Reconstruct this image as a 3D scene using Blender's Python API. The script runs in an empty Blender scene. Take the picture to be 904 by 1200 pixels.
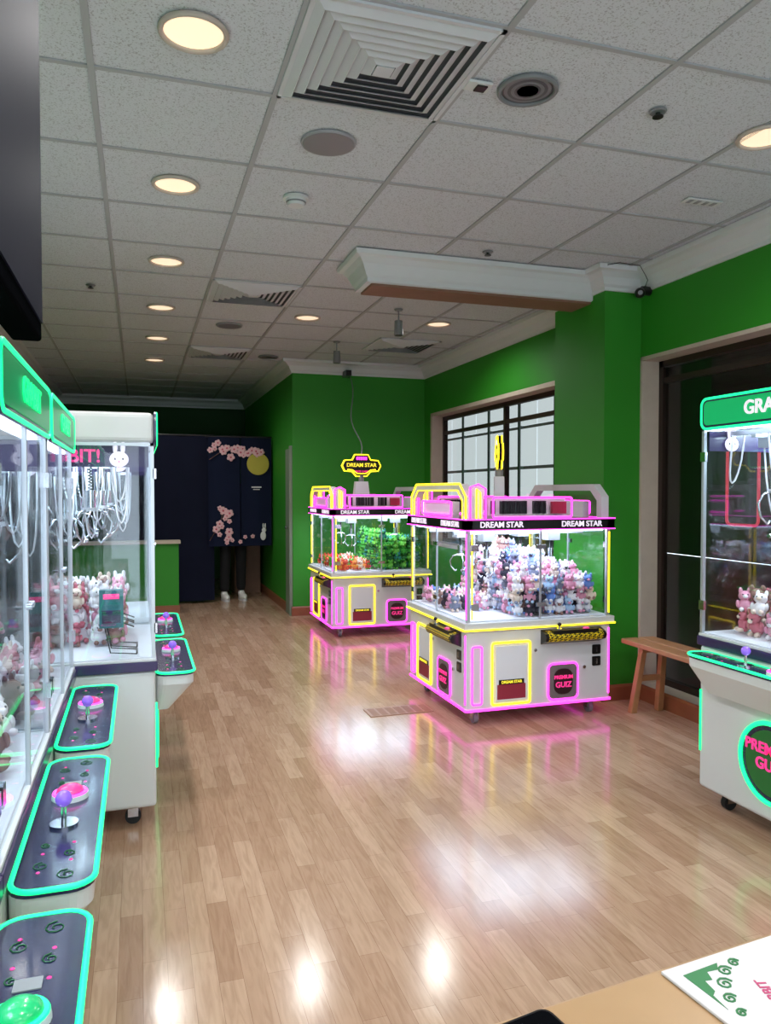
import bpy, math, random
from mathutils import Vector, Matrix

scene = bpy.context.scene
try:
    scene.view_settings.view_transform = 'Standard'
    scene.view_settings.exposure = 0.28
except Exception:
    pass

def lin(c):
    out = []
    for v in c[:3]:
        v = v / 255.0
        out.append(v / 12.92 if v <= 0.04045 else ((v + 0.055) / 1.055) ** 2.4)
    return (out[0], out[1], out[2], 1.0)

# ------------------------------------------------------------------ materials
def mat(name, rgb, rough=0.5, metal=0.0, emis=None, es=0.0, var=0.0, vscale=20.0, coat=0.0, bump=0.0, spec=None):
    m = bpy.data.materials.new(name)
    m.use_nodes = True
    nt = m.node_tree
    b = nt.nodes['Principled BSDF']
    b.inputs['Base Color'].default_value = lin(rgb)
    b.inputs['Roughness'].default_value = rough
    b.inputs['Metallic'].default_value = metal
    if spec is not None:
        b.inputs['Specular IOR Level'].default_value = spec
    if coat:
        b.inputs['Coat Weight'].default_value = coat
        b.inputs['Coat Roughness'].default_value = 0.08
    if emis:
        b.inputs['Emission Color'].default_value = lin(emis)
        b.inputs['Emission Strength'].default_value = es
    if var > 0 or bump > 0:
        tc = nt.nodes.new('ShaderNodeTexCoord')
        n = nt.nodes.new('ShaderNodeTexNoise')
        n.inputs['Scale'].default_value = vscale
        n.inputs['Detail'].default_value = 4
        nt.links.new(tc.outputs['Object'], n.inputs['Vector'])
        if var > 0:
            mx = nt.nodes.new('ShaderNodeMix')
            mx.data_type = 'RGBA'
            c = lin(rgb)
            mx.inputs['A'].default_value = (c[0]*(1-var), c[1]*(1-var), c[2]*(1-var), 1)
            mx.inputs['B'].default_value = (min(1, c[0]*(1+var)), min(1, c[1]*(1+var)), min(1, c[2]*(1+var)), 1)
            nt.links.new(n.outputs['Fac'], mx.inputs['Factor'])
            nt.links.new(mx.outputs['Result'], b.inputs['Base Color'])
        if bump > 0:
            bp = nt.nodes.new('ShaderNodeBump')
            bp.inputs['Strength'].default_value = bump
            bp.inputs['Distance'].default_value = 0.01
            nt.links.new(n.outputs['Fac'], bp.inputs['Height'])
            nt.links.new(bp.outputs['Normal'], b.inputs['Normal'])
    return m

def glass_mat(name, tint=(0.97, 0.99, 1.0), base=0.03, edge=0.3, rough=0.02):
    m = bpy.data.materials.new(name)
    m.use_nodes = True
    nt = m.node_tree
    nt.nodes.remove(nt.nodes['Principled BSDF'])
    out = nt.nodes['Material Output']
    tr = nt.nodes.new('ShaderNodeBsdfTransparent')
    tr.inputs['Color'].default_value = (*tint, 1)
    gl = nt.nodes.new('ShaderNodeBsdfGlossy')
    gl.inputs['Roughness'].default_value = rough
    lw = nt.nodes.new('ShaderNodeLayerWeight')
    lw.inputs['Blend'].default_value = 0.5
    pw = nt.nodes.new('ShaderNodeMath'); pw.operation = 'POWER'; pw.inputs[1].default_value = 4.0
    ml = nt.nodes.new('ShaderNodeMath'); ml.operation = 'MULTIPLY_ADD'
    ml.inputs[1].default_value = edge; ml.inputs[2].default_value = base
    mx = nt.nodes.new('ShaderNodeMixShader')
    nt.links.new(lw.outputs['Facing'], pw.inputs[0])
    nt.links.new(pw.outputs[0], ml.inputs[0])
    nt.links.new(ml.outputs[0], mx.inputs[0])
    nt.links.new(tr.outputs[0], mx.inputs[1])
    nt.links.new(gl.outputs[0], mx.inputs[2])
    nt.links.new(mx.outputs[0], out.inputs['Surface'])
    return m

GREEN = mat('wall_green_paint', (36, 134, 22), 0.6, var=0.06, vscale=3, bump=0.05)
DKGREEN = mat('wall_green_shaded', (20, 70, 24), 0.7, var=0.06, vscale=3)  # wall green darkened to put the unlit back room's shade into the colour
CREAM = mat('crown_white', (204, 208, 208), 0.5, var=0.02)
DOORC = mat('door_grey', (112, 128, 110), 0.5, var=0.02)
WOODTRIM = mat('wood_trim', (138, 82, 54), 0.4, var=0.25, vscale=8)
WOODRAW = mat('raw_wood', (128, 94, 74), 0.6, var=0.2, vscale=10)
STONE = mat('stone_beige', (190, 178, 162), 0.5, var=0.12, vscale=12)
BRONZE = mat('bronze_frame', (48, 36, 30), 0.35, 0.3)
WHITE = mat('machine_white', (212, 213, 216), 0.32, var=0.01, coat=0.3)
WHITE2 = mat('panel_white', (226, 226, 234), 0.4)
PURPLE = mat('purple_band', (46, 30, 84), 0.35, coat=0.4)
NAVY = mat('panel_navy', (26, 26, 70), 0.25, coat=0.3, var=0.5, vscale=30)
BLACK = mat('black_plastic', (16, 16, 18), 0.3)
SCREEN = mat('tv_screen', (24, 28, 44), 0.6, spec=0.02)
CASE = mat('tv_casing', (12, 13, 16), 0.6, spec=0.0)
GREY = mat('grey_plastic', (120, 122, 126), 0.4)
LGREY = mat('light_grey_mesh', (150, 152, 156), 0.6)
DGREY = mat('dark_reflector', (80, 82, 86), 0.3)
CHROME = mat('chrome', (210, 212, 218), 0.15, 1.0)
ALU = mat('aluminium', (196, 200, 206), 0.35, 0.7)
RUBBER = mat('rubber', (30, 30, 32), 0.7)
NPINK = mat('neon_pink', (240, 60, 200), 0.4, emis=(245, 55, 208), es=2.8)
NYEL = mat('neon_yellow', (250, 230, 40), 0.4, emis=(255, 222, 34), es=2.1)
NGRN = mat('neon_green', (20, 240, 140), 0.4, emis=(14, 232, 132), es=1.5)
LED = mat('led_white', (240, 245, 255), 0.4, emis=(215, 230, 255), es=5.0)
GLASS = glass_mat('cabinet_glass')
WGLASS = glass_mat('window_glass', (0.95, 0.96, 0.96), 0.05, 0.3, 0.01)
PAPER = mat('paper_white', (222, 216, 220), 0.35)
MAROON = mat('maroon', (150, 40, 62), 0.4)
PINKT = mat('pink_text', (255, 60, 150), 0.4, emis=(255, 60, 150), es=0.4)
YELT = mat('yellow_text', (240, 220, 60), 0.4, emis=(240, 220, 60), es=0.7)
GRNT = mat('green_text', (20, 220, 130), 0.4, emis=(20, 230, 130), es=0.9)
WHT = mat('white_text', (250, 240, 255), 0.4, emis=(250, 240, 255), es=0.4)
BALLP = mat('ball_purple', (140, 95, 220), 0.2, emis=(140, 100, 240), es=0.3, coat=0.5)
BALLPK = mat('ball_pink', (240, 60, 140), 0.2, emis=(255, 60, 150), es=0.25, coat=0.5)
BUTG = mat('button_green', (30, 180, 110), 0.25, emis=(20, 210, 120), es=0.25, coat=0.5)
MARQ = mat('marquee_green', (20, 110, 74), 0.3, emis=(20, 180, 105), es=0.3)
TEAL = mat('teal_box', (24, 110, 120), 0.4, var=0.3, vscale=60)
LOGOG = mat('logo_green', (30, 110, 50), 0.4)
PLATE = mat('plate_dark', (20, 50, 40), 0.3)
COING = mat('coin_grey', (120, 110, 112), 0.4)
COIND = mat('coin_dark', (50, 20, 30), 0.4)

def hatch_mat():
    m = mat('yellow_hatch', (230, 200, 30), 0.35)
    nt = m.node_tree
    b = nt.nodes['Principled BSDF']
    tc = nt.nodes.new('ShaderNodeTexCoord')
    mp = nt.nodes.new('ShaderNodeMapping')
    mp.inputs['Rotation'].default_value = (0, math.radians(45), math.radians(45))
    ck = nt.nodes.new('ShaderNodeTexChecker')
    ck.inputs['Scale'].default_value = 90
    ck.inputs['Color1'].default_value = lin((225, 195, 30))
    ck.inputs['Color2'].default_value = lin((14, 14, 14))
    nt.links.new(tc.outputs['Object'], mp.inputs['Vector'])
    nt.links.new(mp.outputs[0], ck.inputs['Vector'])
    nt.links.new(ck.outputs['Color'], b.inputs['Base Color'])
    return m
HATCH = hatch_mat()

def floor_mat():
    m = mat('laminate_floor', (196, 160, 128), 0.28, spec=0.5)
    nt = m.node_tree
    b = nt.nodes['Principled BSDF']
    tc = nt.nodes.new('ShaderNodeTexCoord')
    mp = nt.nodes.new('ShaderNodeMapping')
    mp.inputs['Rotation'].default_value = (0, 0, math.radians(90))
    nt.links.new(tc.outputs['Object'], mp.inputs['Vector'])
    br = nt.nodes.new('ShaderNodeTexBrick')
    br.offset = 0.37
    br.offset_frequency = 2
    br.inputs['Scale'].default_value = 1.0
    br.inputs['Brick Width'].default_value = 0.42
    br.inputs['Row Height'].default_value = 0.066
    br.inputs['Mortar Size'].default_value = 0.0006
    br.inputs['Mortar Smooth'].default_value = 0.3
    br.inputs['Color1'].default_value = lin((196, 164, 140))
    br.inputs['Color2'].default_value = lin((172, 137, 113))
    br.inputs['Mortar'].default_value = lin((140, 106, 86))
    nt.links.new(mp.outputs[0], br.inputs['Vector'])
    n = nt.nodes.new('ShaderNodeTexNoise')
    n.inputs['Scale'].default_value = 6
    n.inputs['Detail'].default_value = 8
    n.inputs['Distortion'].default_value = 1.2
    mp2 = nt.nodes.new('ShaderNodeMapping')
    mp2.inputs['Scale'].default_value = (9, 1.0, 1)
    nt.links.new(tc.outputs['Object'], mp2.inputs['Vector'])
    nt.links.new(mp2.outputs[0], n.inputs['Vector'])
    rp = nt.nodes.new('ShaderNodeValToRGB')
    rp.color_ramp.elements[0].position = 0.3
    rp.color_ramp.elements[0].color = (0.8, 0.74, 0.7, 1)
    rp.color_ramp.elements[1].position = 0.6
    rp.color_ramp.elements[1].color = (1.04, 1.03, 1.02, 1)
    nt.links.new(n.outputs['Fac'], rp.inputs[0])
    mx = nt.nodes.new('ShaderNodeMix')
    mx.data_type = 'RGBA'
    mx.blend_type = 'MULTIPLY'
    mx.inputs['Factor'].default_value = 0.8
    nt.links.new(br.outputs['Color'], mx.inputs['A'])
    nt.links.new(rp.outputs[0], mx.inputs['B'])
    nt.links.new(mx.outputs['Result'], b.inputs['Base Color'])
    b.inputs['Roughness'].default_value = 0.16
    return m
FLOOR = floor_mat()

def ceil_mat():
    m = mat('acoustic_tile', (226, 225, 218), 0.9)
    nt = m.node_tree
    b = nt.nodes['Principled BSDF']
    tc = nt.nodes.new('ShaderNodeTexCoord')
    n = nt.nodes.new('ShaderNodeTexNoise')
    n.inputs['Scale'].default_value = 170
    n.inputs['Detail'].default_value = 3
    rp = nt.nodes.new('ShaderNodeValToRGB')
    rp.color_ramp.elements[0].position = 0.34
    rp.color_ramp.elements[0].color = lin((160, 163, 168))
    rp.color_ramp.elements[1].position = 0.46
    rp.color_ramp.elements[1].color = lin((202, 207, 214))
    nt.links.new(tc.outputs['Object'], n.inputs['Vector'])
    nt.links.new(n.outputs['Fac'], rp.inputs[0])
    nt.links.new(rp.outputs[0], b.inputs['Base Color'])
    return m
CEIL = ceil_mat()
GRID = mat('grid_tbar', (166, 168, 172), 0.6, spec=0.2)

# ------------------------------------------------------------------ mesh builder
class MB:
    def __init__(s):
        s.v = []; s.f = []; s.mi = []; s.sm = []; s.mats = []; s.T = Matrix.Identity(4)
    def add(s, verts, faces, m, smooth=False):
        if m not in s.mats:
            s.mats.append(m)
        k = s.mats.index(m)
        o = len(s.v)
        for p in verts:
            s.v.append(tuple(s.T @ Vector(p)))
        for f in faces:
            s.f.append([i + o for i in f]); s.mi.append(k); s.sm.append(smooth)
    def box(s, a, b, m):
        x0, y0, z0 = [min(a[i], b[i]) for i in range(3)]
        x1, y1, z1 = [max(a[i], b[i]) for i in range(3)]
        v = [(x0,y0,z0),(x1,y0,z0),(x1,y1,z0),(x0,y1,z0),(x0,y0,z1),(x1,y0,z1),(x1,y1,z1),(x0,y1,z1)]
        s.add(v, [(0,3,2,1),(4,5,6,7),(0,1,5,4),(1,2,6,5),(2,3,7,6),(3,0,4,7)], m)
    def prism(s, poly, plane, lo, hi, m):
        def P(a, b, c):
            return {'xy': (a, b, c), 'xz': (a, c, b), 'yz': (c, a, b)}[plane]
        n = len(poly)
        v = [P(a, b, lo) for a, b in poly] + [P(a, b, hi) for a, b in poly]
        f = [list(range(n)), list(range(2*n-1, n-1, -1))]
        for i in range(n):
            j = (i+1) % n
            f.append([i, i+n, j+n, j])
        s.add(v, f, m)
    def frustum(s, r0, r1, m):
        v = [(r0[0],r0[1],r0[4]),(r0[2],r0[1],r0[4]),(r0[2],r0[3],r0[4]),(r0[0],r0[3],r0[4]),
             (r1[0],r1[1],r1[4]),(r1[2],r1[1],r1[4]),(r1[2],r1[3],r1[4]),(r1[0],r1[3],r1[4])]
        s.add(v, [(0,3,2,1),(4,5,6,7),(0,1,5,4),(1,2,6,5),(2,3,7,6),(3,0,4,7)], m)
    def cyl(s, p0, p1, r0, r1, m, n=16):
        p0 = Vector(p0); p1 = Vector(p1); d = (p1-p0).normalized()
        a = d.orthogonal().normalized(); b = d.cross(a)
        v = []
        for p, r in ((p0, r0), (p1, r1)):
            for i in range(n):
                t = 2*math.pi*i/n
                v.append(tuple(p + a*math.cos(t)*r + b*math.sin(t)*r))
        f = [[i, (i+1) % n, (i+1) % n + n, i+n] for i in range(n)]
        s.add(v, f, m, True)
        s.add(v, [list(range(n-1, -1, -1)), list(range(n, 2*n))], m)
    def tube(s, pts, r, m, closed=False, n=8, smooth=True, rot=0.0):
        pts = [Vector(p) for p in pts]
        N = len(pts)
        rr = r if isinstance(r, (list, tuple)) else [r]*N
        tang = []
        for i in range(N):
            if closed:
                t = pts[(i+1) % N] - pts[i-1]
            else:
                t = pts[min(i+1, N-1)] - pts[max(i-1, 0)]
            tang.append(t.normalized())
        a = tang[0].orthogonal().normalized()
        v = []
        for i in range(N):
            a = (a - tang[i]*a.dot(tang[i])).normalized()
            b = tang[i].cross(a)
            for k in range(n):
                t = 2*math.pi*k/n + rot
                v.append(tuple(pts[i] + (a*math.cos(t) + b*math.sin(t))*rr[i]))
        f = []
        for i in range(N if closed else N-1):
            j = (i+1) % N
            for k in range(n):
                f.append([i*n+k, i*n+(k+1) % n, j*n+(k+1) % n, j*n+k])
        if not closed:
            f.append(list(range(n-1, -1, -1)))
            f.append([(N-1)*n+k for k in range(n)])
        s.add(v, f, m, smooth)
    def sphere(s, c, r, m, nu=12, nv=8):
        if not isinstance(r, (list, tuple)):
            r = (r, r, r)
        v = [(c[0], c[1], c[2]-r[2])]
        for j in range(1, nv):
            ph = -math.pi/2 + math.pi*j/nv
            for i in range(nu):
                t = 2*math.pi*i/nu
                v.append((c[0]+r[0]*math.cos(ph)*math.cos(t), c[1]+r[1]*math.cos(ph)*math.sin(t), c[2]+r[2]*math.sin(ph)))
        v.append((c[0], c[1], c[2]+r[2]))
        f = []
        for i in range(nu):
            f.append([0, 1+(i+1) % nu, 1+i])
            for j in range(nv-2):
                a = 1+j*nu
                f.append([a+i, a+(i+1) % nu, a+nu+(i+1) % nu, a+nu+i])
            a = 1+(nv-2)*nu
            f.append([a+i, a+(i+1) % nu, len(v)-1])
        s.add(v, f, m, True)
    def obj(s, name, parent=None, bevel=0.0, loc=None, rot=None):
        me = bpy.data.meshes.new(name)
        me.from_pydata(s.v, [], s.f)
        for m in s.mats:
            me.materials.append(m)
        me.polygons.foreach_set('material_index', s.mi)
        me.polygons.foreach_set('use_smooth', s.sm)
        me.update()
        o = bpy.data.objects.new(name, me)
        scene.collection.objects.link(o)
        if parent:
            o.parent = parent
        if loc:
            o.location = loc
        if rot:
            o.rotation_euler = rot
        if bevel:
            md = o.modifiers.new('bevel', 'BEVEL')
            md.width = bevel; md.segments = 3; md.limit_method = 'ANGLE'; md.angle_limit = math.radians(50)
        return o

def empty(name, loc, rz=0.0):
    o = bpy.data.objects.new(name, None)
    o.empty_display_size = 0.2
    o.location = loc
    o.rotation_euler = (0, 0, rz)
    scene.collection.objects.link(o)
    return o

def text(s, size, m, parent, loc, rot, extrude=0.002, align='CENTER', off=0.02):
    c = bpy.data.curves.new('lettering', 'FONT')
    c.body = s; c.size = size; c.extrude = extrude; c.align_x = align; c.align_y = 'CENTER'
    c.offset = size*off
    o = bpy.data.objects.new('lettering', c)
    c.materials.append(m)
    scene.collection.objects.link(o)
    o.parent = parent
    o.location = loc
    o.rotation_euler = rot
    return o

def area(name, parent, loc, sx, sy, e, col=(1, 1, 1), rot=(0, 0, 0)):
    l = bpy.data.lights.new(name, 'AREA')
    l.shape = 'RECTANGLE'; l.size = sx; l.size_y = sy; l.energy = e; l.color = col
    o = bpy.data.objects.new(name, l)
    scene.collection.objects.link(o)
    o.parent = parent; o.location = loc; o.rotation_euler = rot
    return o

def rrect(x0, z0, x1, z1, r, n=4):
    pts = []
    for cx, cz, a0 in ((x1-r, z1-r, 0), (x0+r, z1-r, 90), (x0+r, z0+r, 180), (x1-r, z0+r, 270)):
        for i in range(n+1):
            t = math.radians(a0 + 90*i/n)
            pts.append((cx + r*math.cos(t), cz + r*math.sin(t)))
    return pts

def sweep(mb, path, prof, m):
    n = len(path); k = len(prof)
    rows = []
    for i in range(n):
        p = Vector(path[i])
        dirs = []
        if i > 0: dirs.append((Vector(path[i])-Vector(path[i-1])).normalized())
        if i < n-1: dirs.append((Vector(path[i+1])-Vector(path[i])).normalized())
        ns = [Vector((-d.y, d.x)) for d in dirs]
        if len(ns) == 2:
            mm = (ns[0]+ns[1]).normalized()
            mm = mm / max(0.2, mm.dot(ns[0]))
        else:
            mm = ns[0]
        rows.append([(p.x+mm.x*d, p.y+mm.y*d, z) for d, z in prof])
    v = [q for r in rows for q in r]
    f = []
    for i in range(n-1):
        for j in range(k):
            jj = (j+1) % k
            f.append([i*k+j, i*k+jj, (i+1)*k+jj, (i+1)*k+j])
    f.append(list(range(k))); f.append([(n-1)*k+j for j in range(k-1, -1, -1)])
    mb.add(v, f, m)

# ------------------------------------------------------------------ room shell
XR = 3.08; XL = -1.15; YF = 8.15; YB = 12.0; YN = -2.2; ZC = 2.74; XP = 1.57

b = MB(); b.box((XL-0.1, YN, -0.05), (XR+0.17, YB+0.1, 0), FLOOR); b.obj('floor')
b = MB(); b.box((XL-0.1, YN, ZC+0.004), (XR+0.17, YB+0.1, ZC+0.06), CEIL)
b.obj('ceiling')
b = MB()
x = -0.14 - 0.61
while x < XR:
    b.box((x-0.011, YN, ZC-0.003), (x+0.011, YB, ZC+0.004), GRID); x += 0.61
y = 0.304 - 0.61*4
while y < YB:
    b.box((XL, y-0.010, ZC-0.0022), (XR, y+0.010, ZC+0.0035), GRID); y += 0.61
b.obj('trim_ceiling_grid')

b = MB()
b.box((XR, YN, 2.2), (XR+0.17, YF+0.15, ZC), GREEN)
b.box((XR, YN, 0), (XR+0.17, 0.2, 2.2), GREEN)
b.box((XR, 4.22, 0), (XR+0.17, 5.0, 2.2), GREEN)
b.box((XR, 5.0, 0), (XR+0.17, 7.95, 0.75), GREEN)
b.box((XR, 7.95, 0), (XR+0.17, YF+0.15, 2.2), GREEN)
b.box((2.81, 4.22, 0), (XR, 4.83, ZC), GREEN)
b.obj('wall_right')
b = MB()
b.box((XR-0.006, 4.195, 0.0), (XR+0.17, 4.22, 2.2), STONE)
b.box((XR-0.006, 0.2, 2.175), (XR+0.17, 4.22, 2.2), STONE)
b.box((XR-0.006, 0.2, 0.0), (XR+0.17, 4.22, 0.10), STONE)
b.obj('trim_1', bevel=0.003)
b = MB()
b.box((XR-0.006, 7.9, 0.75), (XR+0.17, 7.95, 2.2), STONE)
b.box((XR-0.006, 5.0, 2.16), (XR+0.17, 7.95, 2.2), STONE)
b.box((XR-0.006, 5.0, 0.75), (XR+0.17, 7.95, 0.79), STONE)
b.obj('trim_2', bevel=0.003)

def window(name, y0, y1, z0, z1, mull, trans):
    b = MB()
    x0, x1 = XR+0.12, XR+0.165
    w = 0.04
    b.box((x0, y0, z0), (x1, y0+w, z1), BRONZE); b.box((x0, y1-w, z0), (x1, y1, z1), BRONZE)
    b.box((x0, y0, z1-w), (x1, y1, z1), BRONZE); b.box((x0, y0, z0), (x1, y1, z0+w), BRONZE)
    for m_ in mull:
        b.box((x0, m_-0.018, z0), (x1, m_+0.018, z1), BRONZE)
    for t in trans:
        b.box((x0+0.005, y0, t-0.018), (x1-0.005, y1, t+0.018), BRONZE)
    xm = (x0+x1)/2
    b.box((xm-0.003, y0+w, z0+w), (xm+0.003, y1-w, z1-w), WGLASS)
    return b.obj(name)
window('window_1', 0.2, 4.195, 0.10, 2.175, (1.2, 2.2, 3.1), (2.05,))
window('window_2', 5.0, 7.9, 0.79, 2.16, (6.4,), (1.98,))

b = MB(); b.box((XP, YF, 0), (XR+0.17, YF+0.15, ZC), GREEN); b.obj('wall_far')
b = MB(); b.box((XP, YF+0.15, 0), (XP+0.12, YB, ZC), GREEN); b.obj('wall_passage')
b = MB(); b.box((XL-0.1, YB, 0), (XP+0.12, YB+0.1, ZC), DKGREEN); b.obj('wall_back')
b = MB(); b.box((XL-0.1, YN, 0), (XL, YB, ZC), GREEN); b.obj('wall_left')
b = MB()
b.box((XL, YN-0.1, 2.3), (XR+0.17, YN, ZC), GREEN)
for xx in (XL, 0.0, 1.1, 2.1, XR+0.11):
    b.box((xx, YN-0.08, 0), (xx+0.06, YN-0.02, 2.3), BRONZE)
b.obj('wall_front')

crown = [(0, ZC-0.135), (0.014, ZC-0.135), (0.016, ZC-0.115), (0.03, ZC-0.1), (0.05, ZC-0.06), (0.085, ZC-0.035), (0.115, ZC-0.028), (0.12, ZC-0.001), (0, ZC-0.001)]
path = [(XR, YN), (XR, 4.22), (2.81, 4.22), (2.81, 4.83), (XR, 4.83), (XR, YF), (XP, YF), (XP, YB), (XL, YB), (XL, YN)]
b = MB(); sweep(b, path, crown, CREAM); b.obj('trim_crown')
base = [(0, 0), (0.016, 0), (0.016, 0.085), (0.008, 0.1), (0, 0.1)]
b = MB(); sweep(b, path[:8], base, WOODTRIM); b.obj('baseboard_right')
b = MB(); sweep(b, path[8:], base, WOODTRIM); b.obj('baseboard_left')

b = MB()
b.box((1.30, 4.37, 2.572), (2.81, 4.62, ZC), CREAM)
b.box((1.32, 4.38, 2.558), (2.81, 4.61, 2.572), WOODRAW)
c2 = [(0, ZC-0.165), (0.012, ZC-0.165), (0.014, ZC-0.14), (0.025, ZC-0.125), (0.05, ZC-0.07), (0.075, ZC-0.04), (0.1, ZC-0.03), (0.105, ZC-0.004), (0, ZC-0.004)]
sweep(b, [(2.81, 4.37), (1.30, 4.37), (1.30, 4.62), (2.81, 4.62)], c2, CREAM)
b.obj('trim_header')

b = MB()
b.box((XP-0.03, YF+0.02, 0.01), (XP-0.004, YF+0.26, 1.80), DOORC)
b.box((XP-0.036, YF+0.01, 0.0), (XP, YF+0.03, 1.83), DOORC)
b.cyl((XP-0.03, YF+0.1, 0.95), (XP-0.065, YF+0.1, 0.95), 0.012, 0.018, CHROME)
b.obj('door_1', bevel=0.003)

# ------------------------------------------------------------------ ceiling fittings
LENS = mat('lamp_lens', (236, 214, 184), 0.4, emis=(255, 228, 196), es=0.75)
CANW = mat('can_rim', (190, 178, 168), 0.5, spec=0.2)
def downlight(x, y, lit=True, e=35):
    o = empty('recessed_downlight', (x, y, ZC))
    b = MB()
    pts = [(0.098*math.cos(t*math.pi/16), 0.098*math.sin(t*math.pi/16), -0.006) for t in range(32)]
    b.tube(pts, 0.009, CANW if lit else GREY, closed=True)
    b.obj('rim', o)
    b = MB()
    if lit:
        b.cyl((0, 0, -0.003), (0, 0, 0.003), 0.094, 0.094, LENS, 32)
        b.obj('lens', o)
        l = bpy.data.lights.new('bulb', 'SPOT')
        l.energy = e; l.color = (1.0, 0.975, 0.95); l.shadow_soft_size = 0.07
        l.spot_size = math.radians(165); l.spot_blend = 0.6
        lo = bpy.data.objects.new('bulb', l); scene.collection.objects.link(lo)
        lo.parent = o; lo.location = (0, 0, -0.02)
    else:
        for k in range(5):
            r = 0.094-0.012*k
            b.cyl((0, 0, -0.002-0.001*k), (0, 0, -0.004-0.001*k), r, r, GREY if k % 2 == 1 else DGREY, 32)
        b.cyl((0, 0, -0.006), (0, 0, -0.008), 0.038, 0.038, LGREY, 24)
        b.obj('reflector', o)
for yy in (2.44, 3.66, 4.88, 6.1, 7.32, 8.54):
    downlight(0.17, yy)
for p in ((-0.445, 2.44), (1.3, 6.1), (2.39, 6.0), (2.36, 2.46), (0.17, 1.0), (0.17, -0.4), (1.4, 0.3), (2.36, 0.3), (-0.6, -0.9), (1.4, -1.1)):  # positions around and behind the camera are unseen lamps added to light the room
    downlight(*p)
downlight(1.30, 2.43, False)
downlight(1.29, 8.0, False)

DARKSLOT = mat('vent_dark', (84, 84, 88), 0.8)
VENT = mat('vent_metal', (200, 203, 208), 0.5, spec=0.2)
def diffuser(cx, cy):
    b = MB()
    b.box((-0.295, -0.295, -0.004), (0.295, 0.295, -0.002), DARKSLOT)
    for k in range(7):
        a = 0.285 - k*0.037
        o_, i_ = a, a-0.027
        zo, zi = -0.006, -0.022
        v = []
        for h, z in ((o_, zo), (i_, zi), (i_-0.003, zi), (o_-0.003, zo+0.003)):
            v += [(-h, -h, z), (h, -h, z), (h, h, z), (-h, h, z)]
        f = []
        for r in range(3):
            for q in range(4):
                f.append([r*4+q, r*4+(q+1) % 4, (r+1)*4+(q+1) % 4, (r+1)*4+q])
        b.add(v, f, VENT)
    b.box((-0.03, -0.03, -0.024), (0.03, 0.03, -0.016), VENT)
    for s in (-1, 1):
        b.box((-0.3, s*0.285, -0.01), (0.3, s*0.3, -0.001), VENT)
        b.box((s*0.285, -0.3, -0.01), (s*0.3, 0.3, -0.001), VENT)
    b.obj('ceiling_air_vent', loc=(cx, cy, ZC))
for p in ((0.775, 2.439), (0.775, 5.489), (0.775, 7.93), (2.4, 7.0)):
    diffuser(*p)

b = MB()
b.cyl((0, 0, 0), (0, 0, -0.008), 0.112, 0.108, LGREY, 32)
b.cyl((0, 0, -0.008), (0, 0, -0.010), 0.104, 0.10, GREY, 32)
for p in ((0.736, 3.04), (0.736, 6.6)):
    o = b.obj('ceiling_speaker', loc=(p[0], p[1], ZC-0.001))
b = MB()
b.cyl((0, 0, 0), (0, 0, -0.012), 0.062, 0.062, CREAM, 24)
b.cyl((0, 0, -0.012), (0, 0, -0.04), 0.05, 0.038, CREAM, 24)
b.cyl((0, 0, -0.022), (0, 0, -0.028), 0.048, 0.046, GREY, 24)
b.obj('smoke_detector', loc=(0.724, 3.65, ZC-0.001))
for p in ((1.83, 2.42), (-0.3, 5.6), (1.95, 4.12)):
    b = MB()
    b.cyl((0, 0, 0), (0, 0, -0.005), 0.033, 0.028, GREY, 20)
    b.cyl((0, 0, -0.005), (0, 0, -0.018), 0.009, 0.007, BLACK, 10)
    b.cyl((0, 0, -0.018), (0, 0, -0.021), 0.02, 0.02, BLACK, 14)
    b.obj('fire_sprinkler', loc=(p[0], p[1], ZC-0.0035))
b = MB()
b.box((-0.045, -0.03, -0.01), (0.045, 0.03, 0), CREAM)
b.box((-0.01, -0.02, -0.016), (0.03, 0.02, -0.009), BLACK)
b.obj('ceiling_sensor', bevel=0.003, loc=(1.12, 2.45, ZC-0.0035))
b = MB()
b.box((-0.10, -0.03, -0.006), (0.10, 0.03, 0), CREAM)
for i in range(4):
    b.box((-0.08+i*0.045, -0.02, -0.008), (-0.06+i*0.045, 0.02, -0.005), LGREY)
b.obj('ceiling_slot_vent', loc=(2.60, 3.1, ZC-0.001))
for p in ((1.91, 5.62), (1.77, 7.0)):
    b = MB()
    b.cyl((0, 0, 0), (0, 0, -0.012), 0.035, 0.03, GREY)
    b.cyl((0, 0, -0.01), (0, 0, -0.09), 0.006, 0.006, GREY, 8)
    b.cyl((0, 0, -0.09), (0, 0, -0.2), 0.032, 0.036, GREY)
    b.cyl((0, 0, -0.2), (0, 0, -0.203), 0.03, 0.03, BLACK)
    b.obj('pendant_cylinder', loc=(p[0], p[1], ZC-0.001))  # plain grey cylinder hung on a stem, gives no light

o = empty('security_camera', (2.985, 4.13, 2.60))
b = MB()
b.cyl((0.088, 0.0, 0.0), (0.03, 0.0, 0.0), 0.028, 0.028, BLACK)
b.cyl((0.05, 0, 0), (0.0, -0.02, -0.02), 0.012, 0.012, BLACK, 8)
b.sphere((-0.005, -0.03, -0.025), 0.033, BLACK)
b.cyl((-0.02, -0.055, -0.03), (-0.026, -0.066, -0.032), 0.014, 0.014, GREY)
b.obj('housing', o)
b = MB()
b.tube([(-0.24, -0.02, 0.13), (-0.2, -0.1, 0.125), (-0.1, -0.16, 0.1), (-0.02, -0.1, 0.07), (0.03, -0.06, 0.05), (0.04, -0.02, 0.02)], 0.0025, BLACK, n=6)
b.obj('cable', o)

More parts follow.
